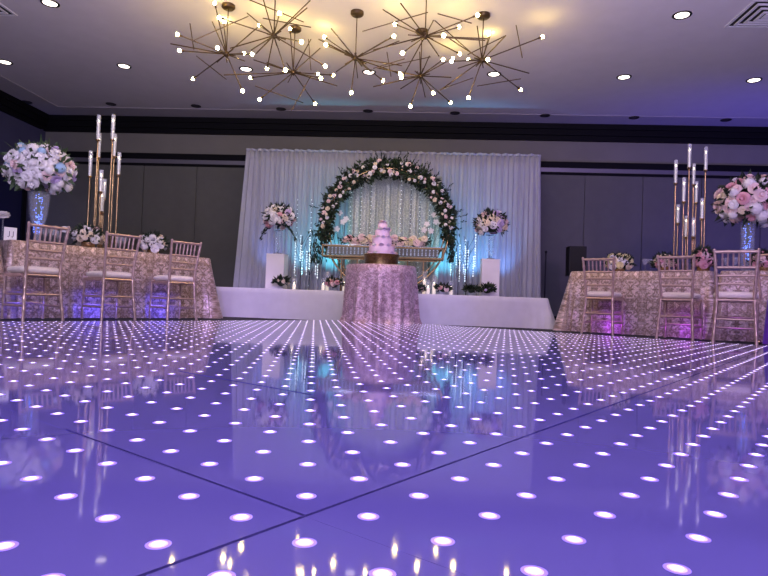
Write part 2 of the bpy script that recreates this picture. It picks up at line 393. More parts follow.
first.location = (near[0][1] * SP, near[0][2] * SP, 0)
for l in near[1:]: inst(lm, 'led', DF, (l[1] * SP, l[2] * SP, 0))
ns_ = {(l[1], l[2]) for l in near}
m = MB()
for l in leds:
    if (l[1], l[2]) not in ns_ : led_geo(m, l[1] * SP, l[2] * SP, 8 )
tag(m.build('distant_leds', [led_m, glow_m, halo_m], DF), kind='stuff')

# ------------------------------------------------------------------ flowers
def petal(mb, L, W_, lift, curl, az, base_r, z0, cup=.35):
    vs = []; 
    for i in range(4):
        t = i / 3
        r = base_r + L * t * math.cos(lift + curl * t); z = z0 + L * t * math.sin(lift + curl * t)
        w_ = W_ * (.35 + .65 * math.sin(PI * min(t * .62 + .12, 1)))
        for s in (-1, 0, 1):
            rr = r - cup * w_ * abs(s) * .5; zz = z + cup * w_ * abs(s) * .4
            x, y = rr, s * w_
            vs.append((x * math.cos(az) - y * math.sin(az), x * math.sin(az) + y * math.cos(az), zz))
    fs = [(i * 3 + j, i * 3 + j + 1, i * 3 + j + 4, i * 3 + j + 3) for i in range(3) for j in range(2)]
    mb.add(vs, fs)
def rose_mesh(name, m):
    b = MB(); b.ball((0, 0, .25), .34, 9, 6, 1.0)
    for n, L, W_, lift, curl, br, z0 in ((4, .62, .38, 1.35, -.1, .12, -.05), (5, .75, .45, 1.0, -.3, .16, -.12), (6, .9, .5, .6, -.55, .18, -.18), (7, .95, .5, .15, -.6, .2, -.22)):
        for k in range(n): petal(b, L, W_, lift, curl, 2 * PI * k / n + n * .7 + U(-.1, .1), br, z0)
    o = b.build(name, m); me = o.data; bpy.data.objects.remove(o); return me
def hyd_mesh(name, m):
    b = MB(); b.ball((0, 0, 0), .82, 12, 8, .8)
    N = 60
    for i in range(N):
        z = 1 - 1.6 * (i + .5) / N; th = i * 2.39996; r = math.sqrt(max(0, 1 - z * z))
        n_ = Vector((r * math.cos(th), r * math.sin(th), z * .85)); c = n_ * U(.88, 1.0)
        a = n_.cross(Vector((0, 0, 1)) if abs(n_.z) < .9 else Vector((1, 0, 0))).normalized(); d = n_.cross(a).normalized(); w0 = U(0, 1.5)
        for k in range(4):
            w = w0 + k * PI / 2; e1 = a * math.cos(w) + d * math.sin(w); e2 = a * -math.sin(w) + d * math.cos(w); s = .17
            b.add([c, c + e1 * s * .6 + e2 * s * .45 + n_ * .02, c + e1 * s * 1.15 - n_ * .01, c + e1 * s * .6 - e2 * s * .45 + n_ * .02], [(0, 1, 2, 3)])
    o = b.build(name, m, smooth=False); me = o.data; bpy.data.objects.remove(o); return me
def star_mesh(name, m):
    b = MB(); b.ball((0, 0, .1), .16, 6, 4)
    for k in range(5): petal(b, .95, .36, .35, -.4, 2 * PI * k / 5, .05, 0, .2)
    o = b.build(name, m); me = o.data; bpy.data.objects.remove(o); return me
ROSE = {k: rose_mesh('rose', v) for k, v in fl.items()}
HYD = {k: hyd_mesh('hydrangea', fl[k]) for k in ('white', 'blue', 'lilac', 'blush', 'cream', 'yellow')}
STAR = {k: star_mesh('blossom', fl[k]) for k in ('white', 'lilac', 'blush', 'cream')}
def look(n_):   # rotation that sends local z to n_
    q = Vector((0, 0, 1)).rotation_difference(n_); e = (q.to_matrix() @ Matrix.Rotation(U(0, 6), 3, 'Z')).to_euler(); return e
def leaf(mb, p, d, L, w_, n_=None):
    d = d.normalized(); s = d.cross(n_ or Vector((U(-1, 1), U(-1, 1), U(-1, 1)))); 
    if s.length < 1e-3: s = d.cross(Vector((1, .3, .2)))
    s.normalize(); nn = s.cross(d)
    mb.add([p, p + d * L * .45 + s * w_ + nn * w_ * .3, p + d * L, p + d * L * .45 - s * w_ + nn * w_ * .3], [(0, 1, 2), (0, 2, 3)])
def rdir(up_bias=0):
    v = Vector((random.gauss(0, 1), random.gauss(0, 1), random.gauss(0, 1) + up_bias)); return v.normalized()
def flower_ball(root, c, rx, ry, rz_, kinds, n, size, leaves=160, lm_=None, lower=-.35, leaflen=.07, hyds=0, spread=1.0):
    """blossoms packed over an ellipsoid, leaves poking out between"""
    c = Vector(c); out = []
    core = MB()
    for i in range(leaves):
        v = rdir(.3)
        if v.z < lower: v.z = -v.z
        p = c + Vector((v.x * rx, v.y * ry, v.z * rz_)) * U(.55, .95); leaf(core, p, (v + rdir() * .6), leaflen * U(.7, 1.4), leaflen * .22)
    core.ball(c, min(rx, ry) * .62, 12, 8, rz_ / min(rx, ry) * .95)
    core.build('foliage', lm_ or leaf_m, root)
    for i in range(n):
        z = 1 - (1 - lower) * (i + .5) / n; th = i * 2.39996 + 1; r = math.sqrt(max(0, 1 - z * z))
        v = Vector((r * math.cos(th), r * math.sin(th), z)) + rdir() * .12; v.normalize()
        kind = kinds[int(R() * len(kinds))]
        s = size * U(.75, 1.2)
        p = c + Vector((v.x * rx, v.y * ry, v.z * rz_)) * U(.86, 1.04) * spread
        nn = (Vector((v.x / rx, v.y / ry, v.z / rz_)).normalized() + rdir() * .25).normalized()
        if i < hyds or kind.startswith('h_'):
            kk = kind.replace('h_', ''); kk = kk if kk in HYD else 'white'
            inst(HYD[kk], 'hydrangea', root, p - nn * s * .2, look(nn), s * 1.15)
        else: inst(ROSE[kind], 'rose', root, p - nn * s * .1, look(nn), s)

# ------------------------------------------------------------------ draped cloths
def cloth_rect(hx, hy, h, flare, waves, amp, rows=12, cr=.03, seed=0, puddle=0.0, z0=.004):
    rg = random.Random(seed); ph = [rg.uniform(0, 6) for _ in range(6)]
    per = []; n1 = int(2 * hx / .03); n2 = int(2 * hy / .03)
    def seg(x0, y0, x1, y1, n, nx, ny):
        for k in range(n):
            t = k / n; per.append((x0 + (x1 - x0) * t, y0 + (y1 - y0) * t, nx, ny, min(t, 1 - t) * math.hypot(x1 - x0, y1 - y0)))
    seg(-hx + cr, -hy, hx - cr, -hy, n1, 0, -1)
    for k in range(6): w = -PI / 2 + PI / 2 * k / 6; per.append((hx - cr + cr * math.cos(w), -hy + cr + cr * math.sin(w), math.cos(w), math.sin(w), 0))
    seg(hx, -hy + cr, hx, hy - cr, n2, 1, 0)
    for k in range(6): w = PI / 2 * k / 6; per.append((hx - cr + cr * math.cos(w), hy - cr + cr * math.sin(w), math.cos(w), math.sin(w), 0))
    seg(hx - cr, hy, -hx + cr, hy, n1, 0, 1)
    for k in range(6): w = PI / 2 + PI / 2 * k / 6; per.append((-hx + cr + cr * math.cos(w), hy - cr + cr * math.sin(w), math.cos(w), math.sin(w), 0))
    seg(-hx, hy - cr, -hx, -hy + cr, n2, -1, 0)
    for k in range(6): w = PI + PI / 2 * k / 6; per.append((-hx + cr + cr * math.cos(w), -hy + cr + cr * math.sin(w), math.cos(w), math.sin(w), 0))
    mb = MB(); mb.uv = []; N = len(per); s = 0; ss = []
    for k in range(N):
        ss.append(s); q = per[(k + 1) % N]; s += math.hypot(q[0] - per[k][0], q[1] - per[k][1])
    vs = []
    for i in range(rows + 1):
        t = i / rows
        for k in range(N):
            x, y, nx, ny, dc = per[k]; u = ss[k]; tot = s
            wv = sum(math.sin(2 * PI * round(waves * tot * f) * u / tot + ph[j]) * a for j, (f, a) in enumerate(((1, .5), (1.7, .3), (.45, .4), (2.9, .15))))
            cf_ = math.exp(-dc / .12)
            off = t ** .8 * (flare + amp * wv) + cf_ * t ** 1.2 * (.11 + amp * 2 * math.sin(u * 60 + ph[4])) + puddle * max(0, t - .9) * 10 * (.5 + .5 * math.sin(u * 23 + ph[3]))
            z = h - (h - z0) * t
            if i == 0: off = -.008; z = h
            if i == 1: off = 0.003 + amp * .1; z = h - .015
            vs.append((x + nx * off, y + ny * off, z)); mb.uv.append((u, z))
    fs = [(i * N + k, i * N + (k + 1) % N, (i + 1) * N + (k + 1) % N, (i + 1) * N + k)[::-1] for i in range(rows) for k in range(N)]
    mb.add(vs, fs)
    top = [v for v in vs[:N]]; mb.uv += [(v[0], v[1]) for v in top]; o = len(mb.v); mb.v += [tuple(v) for v in top]; mb.f.append(tuple(range(o, o + N))); mb.mi.append(0)
    return mb
def cloth_round(rt, rb, h, folds, amp, seed, n=180, rows=14):
    rg = random.Random(seed); ph = [rg.uniform(0, 6) for _ in range(6)]; mb = MB(); mb.uv = []; vs = []
    for i in range(rows + 1):
        t = i / rows
        for k in range(n):
            w = 2 * PI * k / n
            wv = .5 * math.sin(folds * w + ph[0] + .6 * math.sin(2 * w + ph[1])) + .3 * math.sin((folds * 2 - 3) * w + ph[2]) + .25 * math.sin(5 * w + ph[3])
            r = rt + (rb - rt) * t ** .7 + amp * t * wv
            if t > .88: r += (t - .88) * .28 * (1 + math.sin(9 * w + ph[4]))
            z = h * (1 - t)
            if i == 0: r = rt - .01; z = h
            if i == 1: r = rt + .002; z = h - .012
            vs.append((r * math.cos(w), r * math.sin(w), max(z, .004))); mb.uv.append((w * rb, z))
    mb.add(vs, [(i * n + k, i * n + (k + 1) % n, (i + 1) * n + (k + 1) % n, (i + 1) * n + k)[::-1] for i in range(rows) for k in range(n)])
    top = vs[:n]; mb.uv += [(v[0], v[1]) for v in top]; o = len(mb.v); mb.v += top; mb.f.append(tuple(range(o, o + n))); mb.mi.append(0)
    return mb

# ------------------------------------------------------------------ banquet tables
TH = .765
def frame_dir(o, u, back):
    o = C(*o); u = (WR * u[0] + WF * u[1]).normalized(); b_ = WR * back[0] + WF * back[1]
    b_ = (b_ - u * b_.dot(u)).normalized(); return o, u, b_
Lo, Lu, Lb = frame_dir((-3.07, 6.85), (.619, .785), (-.785, .619))
Ro, Ru, Rb = frame_dir((3.30, 7.20), (.785, -.619), (.619, .785))
def table(o, u, b_, t0, t1, label, seed, group=None):
    hx = (t1 - t0) / 2; hy = .40; c = o + u * ((t0 + t1) / 2) + b_ * (hy + .06); rz = math.atan2(u.y, u.x)
    root = empty('banquet_table', (c.x, c.y, -.035), rz, label, 'table', group)
    cloth_rect(hx, hy, TH + .035, .05, 2.2, .022, seed=seed).build('tablecloth', cloth_m, root)
    m = MB(); m.box(-hx + .03, hx - .03, -hy + .03, hy - .03, TH - .0, TH + .025); m.build('tabletop', dark_m, root, smooth=False)
    for sx in (-1, 1):
        for sy in (-1, 1):
            m = MB(); m.tube([(sx * (hx - .15), sy * (hy - .1), .0), (sx * (hx - .15), sy * (hy - .1), TH)], .015); m.build('leg', steel_m, root)
table(Lo, Lu, Lb, -1.13, 1.28, 'long banquet table in champagne damask cloth behind the three left chairs', 1)
table(Lo, Lu, Lb, -3.1, -1.22, 'damask covered banquet table end cut by the left edge', 2)
table(Ro, Ru, Rb, -1.08, .60, 'damask covered banquet table nearer the stage on the right side', 3)
table(Ro, Ru, Rb, .69, 2.6, 'damask covered banquet table cut by the right edge behind the nearest chair', 4)
def ont(side, px, d, z=TH):
    o, u, b_ = (Lo, Lu, Lb) if side == 'L' else (Ro, Ru, Rb)
    lo, hi = -2.2, 2.6
    for _ in range(40):
        t = (lo + hi) / 2; p = o + u * t + b_ * d + WU * z
        if proj(p)[0] < px: lo = t
        else: hi = t
    return p

# ------------------------------------------------------------------ chiavari chairs
def bamboo(mb, pts, r, n=8, knots=5):
    pts = [Vector(p) for p in pts]; L = [0]
    for i in range(1, len(pts)): L.append(L[-1] + (pts[i] - pts[i - 1]).length)
    P = []; rr = []; S = max(knots * 6, len(pts) * 4)
    for k in range(S + 1):
        s = L[-1] * k / S
        i = max(j for j in range(len(L)) if L[j] <= s + 1e-9); i = min(i, len(pts) - 2)
        t = (s - L[i]) / (L[i + 1] - L[i]); P.append(pts[i].lerp(pts[i + 1], t))
        f = (k * knots / S) % 1; rr.append(r * (1.28 if min(f, 1 - f) < .1 and 0 < k < S else 1))
    mb.tube(P, rr, n); return mb
def make_chair():
    root = empty('chiavari_chair', (0, 0, 0))
    hw = lambda z: (.158 + .026 * ((z - .46) / .46) ** 1.5 if z > .46 else .158 + .026 * ((.46 - z) / .46) ** 1.3)
    yb = lambda z: -.075 * max(0, (z - .46) / .46) ** 1.4 - .045 * max(0, (.46 - z) / .46) ** 1.3
    zs = [0, .1, .2, .3, .4, .46, .55, .65, .75, .85, .92]
    for s in (-1, 1):
        m = MB(); bamboo(m, [(s * hw(z), yb(z), z) for z in zs], .015, 8, 9); m.ball((s * hw(.92), yb(.92), .922), .015, 8, 5); m.build('leg', rose_gold_m, root)
        m = MB(); bamboo(m, [(s * .19, .375, 0), (s * .185, .365, .43)], .014, 8, 5); m.build('leg', rose_gold_m, root)
    for k, z in enumerate((.905, .755, .675, .595)):
        m = MB(); bamboo(m, [(-hw(z), yb(z), z), (hw(z), yb(z), z)], .0125 if k else .015, 8, 3); m.build('back_rail' if k else 'top_rail', rose_gold_m, root)
    for k in range(6):
        x = -.115 + .046 * k; m = MB(); bamboo(m, [(x, yb(.755), .755), (x, yb(.905), .905)], .009, 6, 2); m.build('spindle', rose_gold_m, root)
    m = MB(); m.tube([(-.172, 0, .435), (.172, 0, .435), ], .014); m.box(-.175, .175, .0, .02, .42, .45); m.box(-.19, .19, .36, .385, .42, .45); m.box(-.19, -.165, .02, .36, .42, .45); m.box(.165, .19, .02, .36, .42, .45)
    m.box(-.165, .165, .02, .36, .435, .448); m.build('seat_frame', rose_gold_m, root, smooth=False)
    for z in (.25,):
        m = MB(); bamboo(m, [(-hw(z), yb(z), z), (hw(z), yb(z), z)], .0115, 8, 3); m.build('stretcher', rose_gold_m, root)
    for z in (.27, .16):
        m = MB(); bamboo(m, [(-.185, .37, z), (.185, .37, z)], .0105, 8, 3); m.build('stretcher', rose_gold_m, root)
        for s in (-1, 1):
            m = MB(); bamboo(m, [(s * hw(z - .02), yb(z), z - .02), (s * .186, .37, z - .02)], .0105, 8, 3); m.build('stretcher', rose_gold_m, root)
    # cushion: soft rounded slab
    m = MB(); N = 40; rows = [(.86, .452), (.99, .460), (1.05, .480), (1.05, .498), (.99, .512), (.75, .522), (.35, .526)]
    for q, z in rows:
        for k in range(N):
            w_ = 2 * PI * k / N; cx, sy = math.cos(w_), math.sin(w_)
            x = math.copysign(abs(cx) ** .35, cx) * .185 * q; y = math.copysign(abs(sy) ** .35, sy) * .185 * q + .19
            m.v.append((x, y, z))
    for i in range(len(rows) - 1):
        for k in range(N): m.f.append((i * N + k, i * N + (k + 1) % N, (i + 1) * N + (k + 1) % N, (i + 1) * N + k)); m.mi.append(0)
    m.f.append(tuple(range((len(rows) - 1) * N, len(rows) * N))); m.f.append(tuple(range(N))[::-1]); m.mi += [0, 0]
    m.build('seat_cushion', ivory_m, root)
    return root
proto = make_chair()
FZ = -.035
spots = [
 (-3.30, 5.72, Lb, .05, 'champagne chiavari chair with ivory cushion, nearest of the left three'),
 (-2.85, 6.34, Lb, 0, 'champagne chiavari chair with ivory cushion, middle one at the left table'),
 (-2.385, 6.97, Lb, -.08, 'champagne chiavari chair with ivory cushion, left table chair nearest the stage'),
 (2.62, 7.20, Rb, .05, 'champagne chiavari chair with ivory cushion, right side chair nearest the stage'),
 (3.24, 6.55, Rb, 0, 'champagne chiavari chair with ivory cushion, in front of the right candelabra'),
 (3.42, 5.75, Rb, .12, 'champagne chiavari chair with ivory cushion, largest and nearest on the right')]
for i, (x, z, bd, dr, lab) in enumerate(spots):
    o = proto if i == 0 else copy_tree(proto)
    p = C(x, z); o.location = (p.x, p.y, FZ + .002); o.rotation_euler = (0, 0, math.atan2(bd.y, bd.x) - PI / 2 + dr)
    tag(o, lab, 'chair', 'champagne chiavari chairs')
# violet draped chair at the right picture edge
p = C(3.87, 5.80); vr = empty('sash_chair', (p.x, p.y, FZ + .002), math.atan2(Rb.y, Rb.x) - PI / 2 - .5, 'violet satin covered chair cut off by the right edge, beside the nearest chair', 'chair')
m = MB()
N = 48; rows = []
for i in range(16):
    t = i / 15; z = .012 + .60 * t; rows.append(z)
    for k in range(N):
        w_ = 2 * PI * k / N; e = 1.16 - .22 * t + (.05 * (1 - t)) * math.sin(k * 7 * 2 * PI / N) + .012 * math.sin(11 * w_ + t * 5)
        cx, sy = math.cos(w_), math.sin(w_)
        m.v.append((math.copysign(abs(cx) ** .6, cx) * .17 * e, math.copysign(abs(sy) ** .6, sy) * .17 * e + .19, z if t < .75 else .012 + .45 + (t - .75) * .1))
for i in range(15):
    for k in range(N): m.f.append((i * N + k, i * N + (k + 1) % N, (i + 1) * N + (k + 1) % N, (i + 1) * N + k)); m.mi.append(0)
m.f.append(tuple(range(15 * N, 16 * N))); m.mi.append(0); m.build('satin_cover', purple_m, vr)
m = MB(); m.tube([(-.17, 0, .45), (-.18, -.07, .9)], .013); m.tube([(.17, 0, .45), (.18, -.07, .9)], .013); m.tube([(-.18, -.07, .9), (.18, -.07, .9)], .013); m.tube([(-.175, -.03, .7), (.175, -.03, .7)], .011); m.build('back_frame', rose_gold_m, vr)
m = MB(); m.ball((-.19, -.0, .03), .028, 12, 8); m.build('foot_knob', gold_m, vr)

# ------------------------------------------------------------------ tall candelabras
def candelabra(p, rz, label):
    root = empty('tube_candelabra', p, rz, label, 'candelabra', 'tall gold tube candelabras')
    m = MB(); m.lathe([(.19, 0), (.19, .012), (.185, .018), (.02, .02)], 32); m.build('base', gold_m, root)
    sp = [(148, .04, 110, 220), (190, -.06, 45, 155), (238, .07, 120, 220), (272, -.03, 50, 160), (162, -.09, 200, 312), (258, .1, 200, 300), (172, .09, 310, 400), (245, -.1, 290, 385), (198, .02, 365, 465), (220, -.04, 375, 465)]
    for x, y, top, cup in sp:
        X = (x - 208) / 4.43 * 7.3 / F * 1.0; zt = (565 - top) / 4.43 * 7.3 / F + .17; zc = (565 - cup) / 4.43 * 7.3 / F + .17
        m = MB(); m.tube([(X, y, .015), (X, y, zc)], .0088, 8); rd = m.build('stem', gold_m, root)
        m = MB(); m.lathe([(.008, zc - .03), (.012, zc - .01), (.026, zc), (.027, zc + .012), (.02, zc + .012)], 14, (X, y, 0)); m.build('cup', gold_m, rd)
        m = MB(); m.lathe([(.021, zc + .01), (.023, zt), (.0205, zt), (.0185, zc + .012)], 14, (X, y, 0), cap=False); m.build('glass_tube', tube_glass_m, rd)
        m = MB(); m.lathe([(.0055, zc + .012), (.0055, zc + (zt - zc) * .72)], 10, (X, y, 0)); cn = m.build('candle', candle_m, rd)
        m = MB(); m.lathe([(.001, 0), (.006, .012), (.001, .035)], 8, (X, y, zc + (zt - zc) * .72)); m.build('flame', flame_m, rd)
candelabra(ont('L', 100, .42), -.45, 'tall gold candelabra with glass tubes on the left table')
candelabra(ont('R', 688, .52), 0.1, 'tall gold candelabra with glass tubes on the right table')

# ------------------------------------------------------------------ tall vases with flower balls
def tall_vase(p, h, rb, rt, label, blue):
    root = empty('tall_vase', p, 0, label, 'vase')
    prof = [(rb * .95, .0), (rb, .01), (rb * .55, .05), (rb * .5, .09), (rb * .75, .2), (rt * .8, h * .55), (rt, h)] if rt > rb * 1.15 else [(rb, 0), (rb, .02), (rb * .98, h * .5), (rt, h)]
    inn = [(r - .006, z) for r, z in prof[::-1] if z > .015]
    m = MB(); m.lathe(prof + inn, 28); m.build('glass_body', thin_glass_m, root)
    m = MB()
    for k in range(90):
        w_ = R() * 6.28; r = rb * U(.1, .6); m.ball((r * math.cos(w_), r * math.sin(w_), U(.12, h * .97)), .0055, 6, 4)
    m.build('fairy_lights', mat('blue fairy light', (110, 140, 255), .3, emit=(90, 130, 255), es=3.2, sample=False), root)
    m = MB(); m.tube([(0, 0, h * .55), (0, 0, h + .06)], .02); m.build('stem', leaf2_m, root)
    return root
# left
pv = ont('L', 37, .45)
hL = (atH(0, 0, 5).z * 0 + .56)
tall_vase(pv, .58, .075, .115, 'tall flared glass vase with blue lights on the left table', True)
fb = empty('flower_ball', (pv.x, pv.y, TH + .55), 0, 'large white, lilac and pale blue flower ball on the left tall vase', 'flower arrangement')
flower_ball(fb, (0, 0, .29), .35, .33, .27, ['white', 'h_white', 'white', 'white', 'h_white', 'h_blue', 'h_white', 'lilac', 'blush'], 112, .056, 300, leaf2_m, -.85, .11)
# right
pv = ont('R', 747, .5)
tall_vase(pv, .60, .075, .08, 'tall straight glass vase with blue lights on the right table', True)
fb = empty('flower_ball', (pv.x, pv.y, TH + .55), 0, 'large white and pink flower ball on the right tall vase', 'flower arrangement')
flower_ball(fb, (.04, 0, .30), .38, .35, .30, ['white', 'white', 'h_white', 'blush', 'h_white', 'white', 'blush', 'cream', 'pink'], 96, .062, 320, leaf_m, -.8, .12)

# ------------------------------------------------------------------ low centrepieces
def low_flowers(p, rx, rz_, kinds, n, size, label, lm_=leaf_m):
    root = empty('low_centerpiece', p, math.atan2(Lu.y, Lu.x), label, 'flower arrangement')
    m = MB(); m.lathe([(.06, 0), (.07, .01), (.075, .06), (.06, .06)], 20); m.build('bowl', gold_m, root)
    flower_ball(root, (0, 0, .05 + rz_ * .45), rx, rx * .8, rz_, kinds, n + 10, size * .88, 190, lm_, -.3, .075)
low_flowers(ont('L', 88, .2), .17, .13, ['white', 'blush', 'cream', 'white'], 15, .048, 'low white and blush flowers at the foot of the left candelabra')
low_flowers(ont('L', 153, .4), .17, .15, ['h_white', 'white', 'white', 'cream'], 16, .05, 'low white flower centerpiece at the stage end of the left table')
low_flowers(ont('R', 619, .45), .21, .13, ['h_yellow', 'white', 'yellow', 'cream', 'yellow'], 18, .055, 'low cream and yellow flowers behind the right chair nearest the stage')
low_flowers(ont('R', 664, .25), .15, .11, ['blush', 'pink', 'cream'], 13, .045, 'low blush flowers in front of the right candelabra foot')
low_flowers(ont('R', 703, .3), .13, .16, ['pink', 'blush', 'pink'], 14, .05, 'dusty pink low flowers just right of the right candelabra')
low_flowers(ont('R', 763, .35), .15, .13, ['pink', 'blush', 'blush'], 14, .05, 'low pink flowers under the right tall vase at the picture edge')

# goblets, votives, card
def goblet(p, label, grp):
    root = empty('glass_goblet', p, 0, label, 'glass', grp)
    m = MB(); m.lathe([(.034, 0), (.034, .003), (.005, .008), (.0045, .07), (.018, .085), (.034, .12), (.036, .16), (.0345, .16), (.031, .12), (.016, .09)], 18); m.build('bowl', thin_glass_m, root)
for px, d in ((45, .22), (51, .16), (57, .22), (118, .2), (124, .16)): goblet(ont('L', px, d), 'clear stemmed goblet standing on the left damask table behind the chairs', 'goblets on the left table')
for px, d in ((645, .18), (651, .24), (726, .2), (735, .16)): goblet(ont('R', px, d), 'clear stemmed goblet standing on the right damask tables', 'goblets on the right tables')
def bud(p, label, h=.12):
    root = empty('bud_vase', p, 0, label, 'vase')
    m = MB(); m.lathe([(.03, 0), (.032, .004), (.008, .015), (.007, h), (.02, h + .01), (.018, h + .01)], 16); m.build('stand', thin_glass_m, root)
    for k in range(4):
        inst(ROSE['white'], 'blossom', root, Vector((.018 * math.cos(k * 1.57), .018 * math.sin(k * 1.57), h + .035)), (U(-.5, .5), U(-.5, .5), U(0, 6)), .042)
bud(ont('L', 65, .2), 'small white flower cup on a slim glass stand behind the nearest left chair', .15)
bud(ont('L', 2, .3), 'small white flower cup on a glass stand at the left edge', .24)
p = ont('L', 10, .25); cr = empty('table_card', p, math.atan2(Lu.y, Lu.x), 'white table card with dark lettering at the left table end', 'card')
m = MB(); m.box(-.06, .06, -.003, .003, .0, .14); m.build('card', card_m, cr, smooth=False)
m = MB()
for sx in (-.018, .018):
    m.tube([(sx + .008, -.0045, .10), (sx + .008, -.0045, .05), (sx, -.0045, .038), (sx - .01, -.0045, .045)], .003, 6)
m.build('lettering', ink_m, cr)

# ------------------------------------------------------------------ stage
SY0 = 8.42; SY1 = 9.62; SZ = .40
sxl = -3.6; sxr = atY(548, 312, SY0).x
st_ = empty('stage', ((sxl + sxr) / 2, (SY0 + SY1) / 2, FZ), 0, 'low wide stage wrapped in a smooth white satin skirt', 'stage')
hx = (sxr - sxl) / 2; hy = (SY1 - SY0) / 2
m = MB(); m.box(-hx + .02, hx - .02, -hy + .02, hy - .02, 0.01, SZ - .01 - FZ); m.build('deck', dark_m, st_, smooth=False)
cloth_rect(hx, hy, SZ - FZ, .02, 1.1, .014, rows=10, seed=9).build('skirt', satin_m, st_)

# backdrop drapes
def drape(x0, x1, Y, z0, z1, pitch, amp, m, name, label, seed, group=None, spread=0.0, cat='curtain', sidel=0, sider=0):
    rg = random.Random(seed); n = int((x1 - x0) / .012); rows = 12; mb = MB(); ph = [rg.uniform(0, 6) for _ in range(5)]
    for i in range(rows + 1):
        t = i / rows; z = z1 - (z1 - z0) * t
        for k in range(n + 1):
            s = k / n; x = x0 + (x1 - x0) * s
            f = 2 * PI * x / pitch + 1.1 * math.sin(x * 3.1 + ph[0]) + .6 * math.sin(x * 7.7 + ph[1])
            a = amp * (.55 + .45 * t); y = Y + a * math.sin(f + .25 * t * math.sin(x * 9)) + a * .4 * math.sin(2.3 * f + ph[2])
            xx = x + (s - .5) * spread * t + .01 * t * math.sin(f * .5)
            if s < .1: xx -= sidel * t * (1 - s / .1)
            if s > .9: xx += sider * t * (s - .9) / .1
            mb.v.append((xx, y, z))
    for i in range(rows):
        for k in range(n): q = i * (n + 1) + k; mb.f.append((q, q + 1, q + n + 2, q + n + 1)[::-1]); mb.mi.append(0)
    root = empty(name, ((x0 + x1) / 2, Y, z0), 0, label, cat, group)
    o = mb.build('fabric', m, root); o.location = (-(x0 + x1) / 2, -Y, -z0)
    md = o.modifiers.new('thick', 'SOLIDIFY'); md.thickness = .003
    return root
DY = 9.72
dx0 = atY(247, 150, DY).x; dx1 = atY(541, 154, DY).x; dz_ = atY(394, 151.5, DY).z
xm0 = atY(347, 250, DY).x; xm1 = atY(439, 250, DY).x; xmm = (xm0 + xm1) / 2 + .004
dl = drape(dx0, xmm, DY, FZ + .01, dz_ - .02, .085, .028, drape_m, 'backdrop_curtain', 'white pleated curtain forming the left part of the backdrop', 1, 'backdrop curtains', sidel=.16)
dr_ = drape(xmm, dx1, DY, FZ + .01, dz_ - .02, .085, .028, drape_m, 'backdrop_curtain', 'white pleated curtain forming the right part of the backdrop', 2, 'backdrop curtains', sider=.08)
drape(xm0, xm1, DY - .13, SZ + .0, atY(386, 175, DY - .13).z, .16, .022, lace_m, 'lace_curtain', 'sparkling lace curtain in the middle of the backdrop behind the ring', 3)
rod = empty('curtain_rod', ((dx0 + dx1) / 2, DY + .07, FZ), 0, 'pipe frame along the top of the white backdrop', 'curtain rod')
hw_ = (dx1 - dx0) / 2
m = MB(); m.tube([(-hw_ + .02, 0, dz_ - .05 - FZ), (hw_ - .02, 0, dz_ - .05 - FZ)], .02); m.build('crossbar', steel_m, rod)
for s in (-1, 1):
    m = MB(); m.tube([(s * (hw_ - .03), 0, 0), (s * (hw_ - .03), 0, dz_ - .03 - FZ)], .02); m.build('upright', steel_m, rod)
m = MB()
hd = MB(); n = 240
for k in range(n + 1):
    x = -hw_ + 2 * hw_ * k / n; y = -.07 + .02 * math.sin(x * 60); hd.v += [(x, y - .02, dz_ - .04 - FZ), (x, y - .025, dz_ - .005 - FZ + .006 * math.sin(x * 31)), (x, y + .04, dz_ - FZ)]
for k in range(n):
    for j in range(2): q = k * 3 + j; hd.f.append((q, q + 3, q + 4, q + 1)); hd.mi.append(0)
hd.build('gathered_header', drape_m, rod)

# hanging string lights over the lace
for i, px in enumerate((352, 362, 372, 402, 412, 421, 431, 298, 312)):
    p = atY(px, 176 if px > 340 else 200, DY - .2); z1 = p.z; z0 = SZ + .005
    root = empty('light_strand', (p.x, DY - .2, z1), 0, 'thin vertical strand of fairy lights hanging against the backdrop', 'string lights', 'fairy light strands')
    m = MB(); m.tube([(0, 0, 0), (0, 0, z0 - z1)], .0015, 4); m.build('wire', steel_m, root)
    m = MB(); z = 0
    while z > z0 - z1: m.ball((U(-.006, .006), -.006, z), .0055, 6, 4); z -= U(.06, .09)
    m.build('lamps', fairy_m, root)

# ------------------------------------------------------------------ round arch + garland
AY = 9.22
ac = atY(386.5, 233, AY); AR = 62 / F * (AY / ray(386, 233).y * ray(386, 233).dot(WF)); ac.z = SZ + AR + .025
arch = empty('ring_arch', (ac.x, AY, SZ), 0, 'gold ring arch standing on the stage behind the sweetheart table', 'arch')
for off, rr in ((0, .016), (-.07, .010)):
    m = MB(); m.tube([((AR + off) * math.sin(2 * PI * k / 96), 0, AR + .025 - (AR + off) * math.cos(2 * PI * k / 96)) for k in range(97)], rr, 8, cap=False); m.build('ring', gold_m, arch)
for s in (-1, 1):
    m = MB(); m.box(s * .35 - .02, s * .35 + .02, -.3, .3, .0, .02); m.tube([(s * .35, 0, .01), (s * .35, 0, .1)], .012); m.build('foot', gold_m, arch)
gar = empty('arch_garland', (ac.x, AY, ac.z), 0, 'thick dark green garland with cream and blush roses over the ring arch', 'garland')
gpts = []
def gpath(a):  # a: degrees from the top, negative to the left
    w_ = math.radians(a); return Vector((AR * math.sin(w_), 0, AR * math.cos(w_)))
m = MB(); m.cur = 0
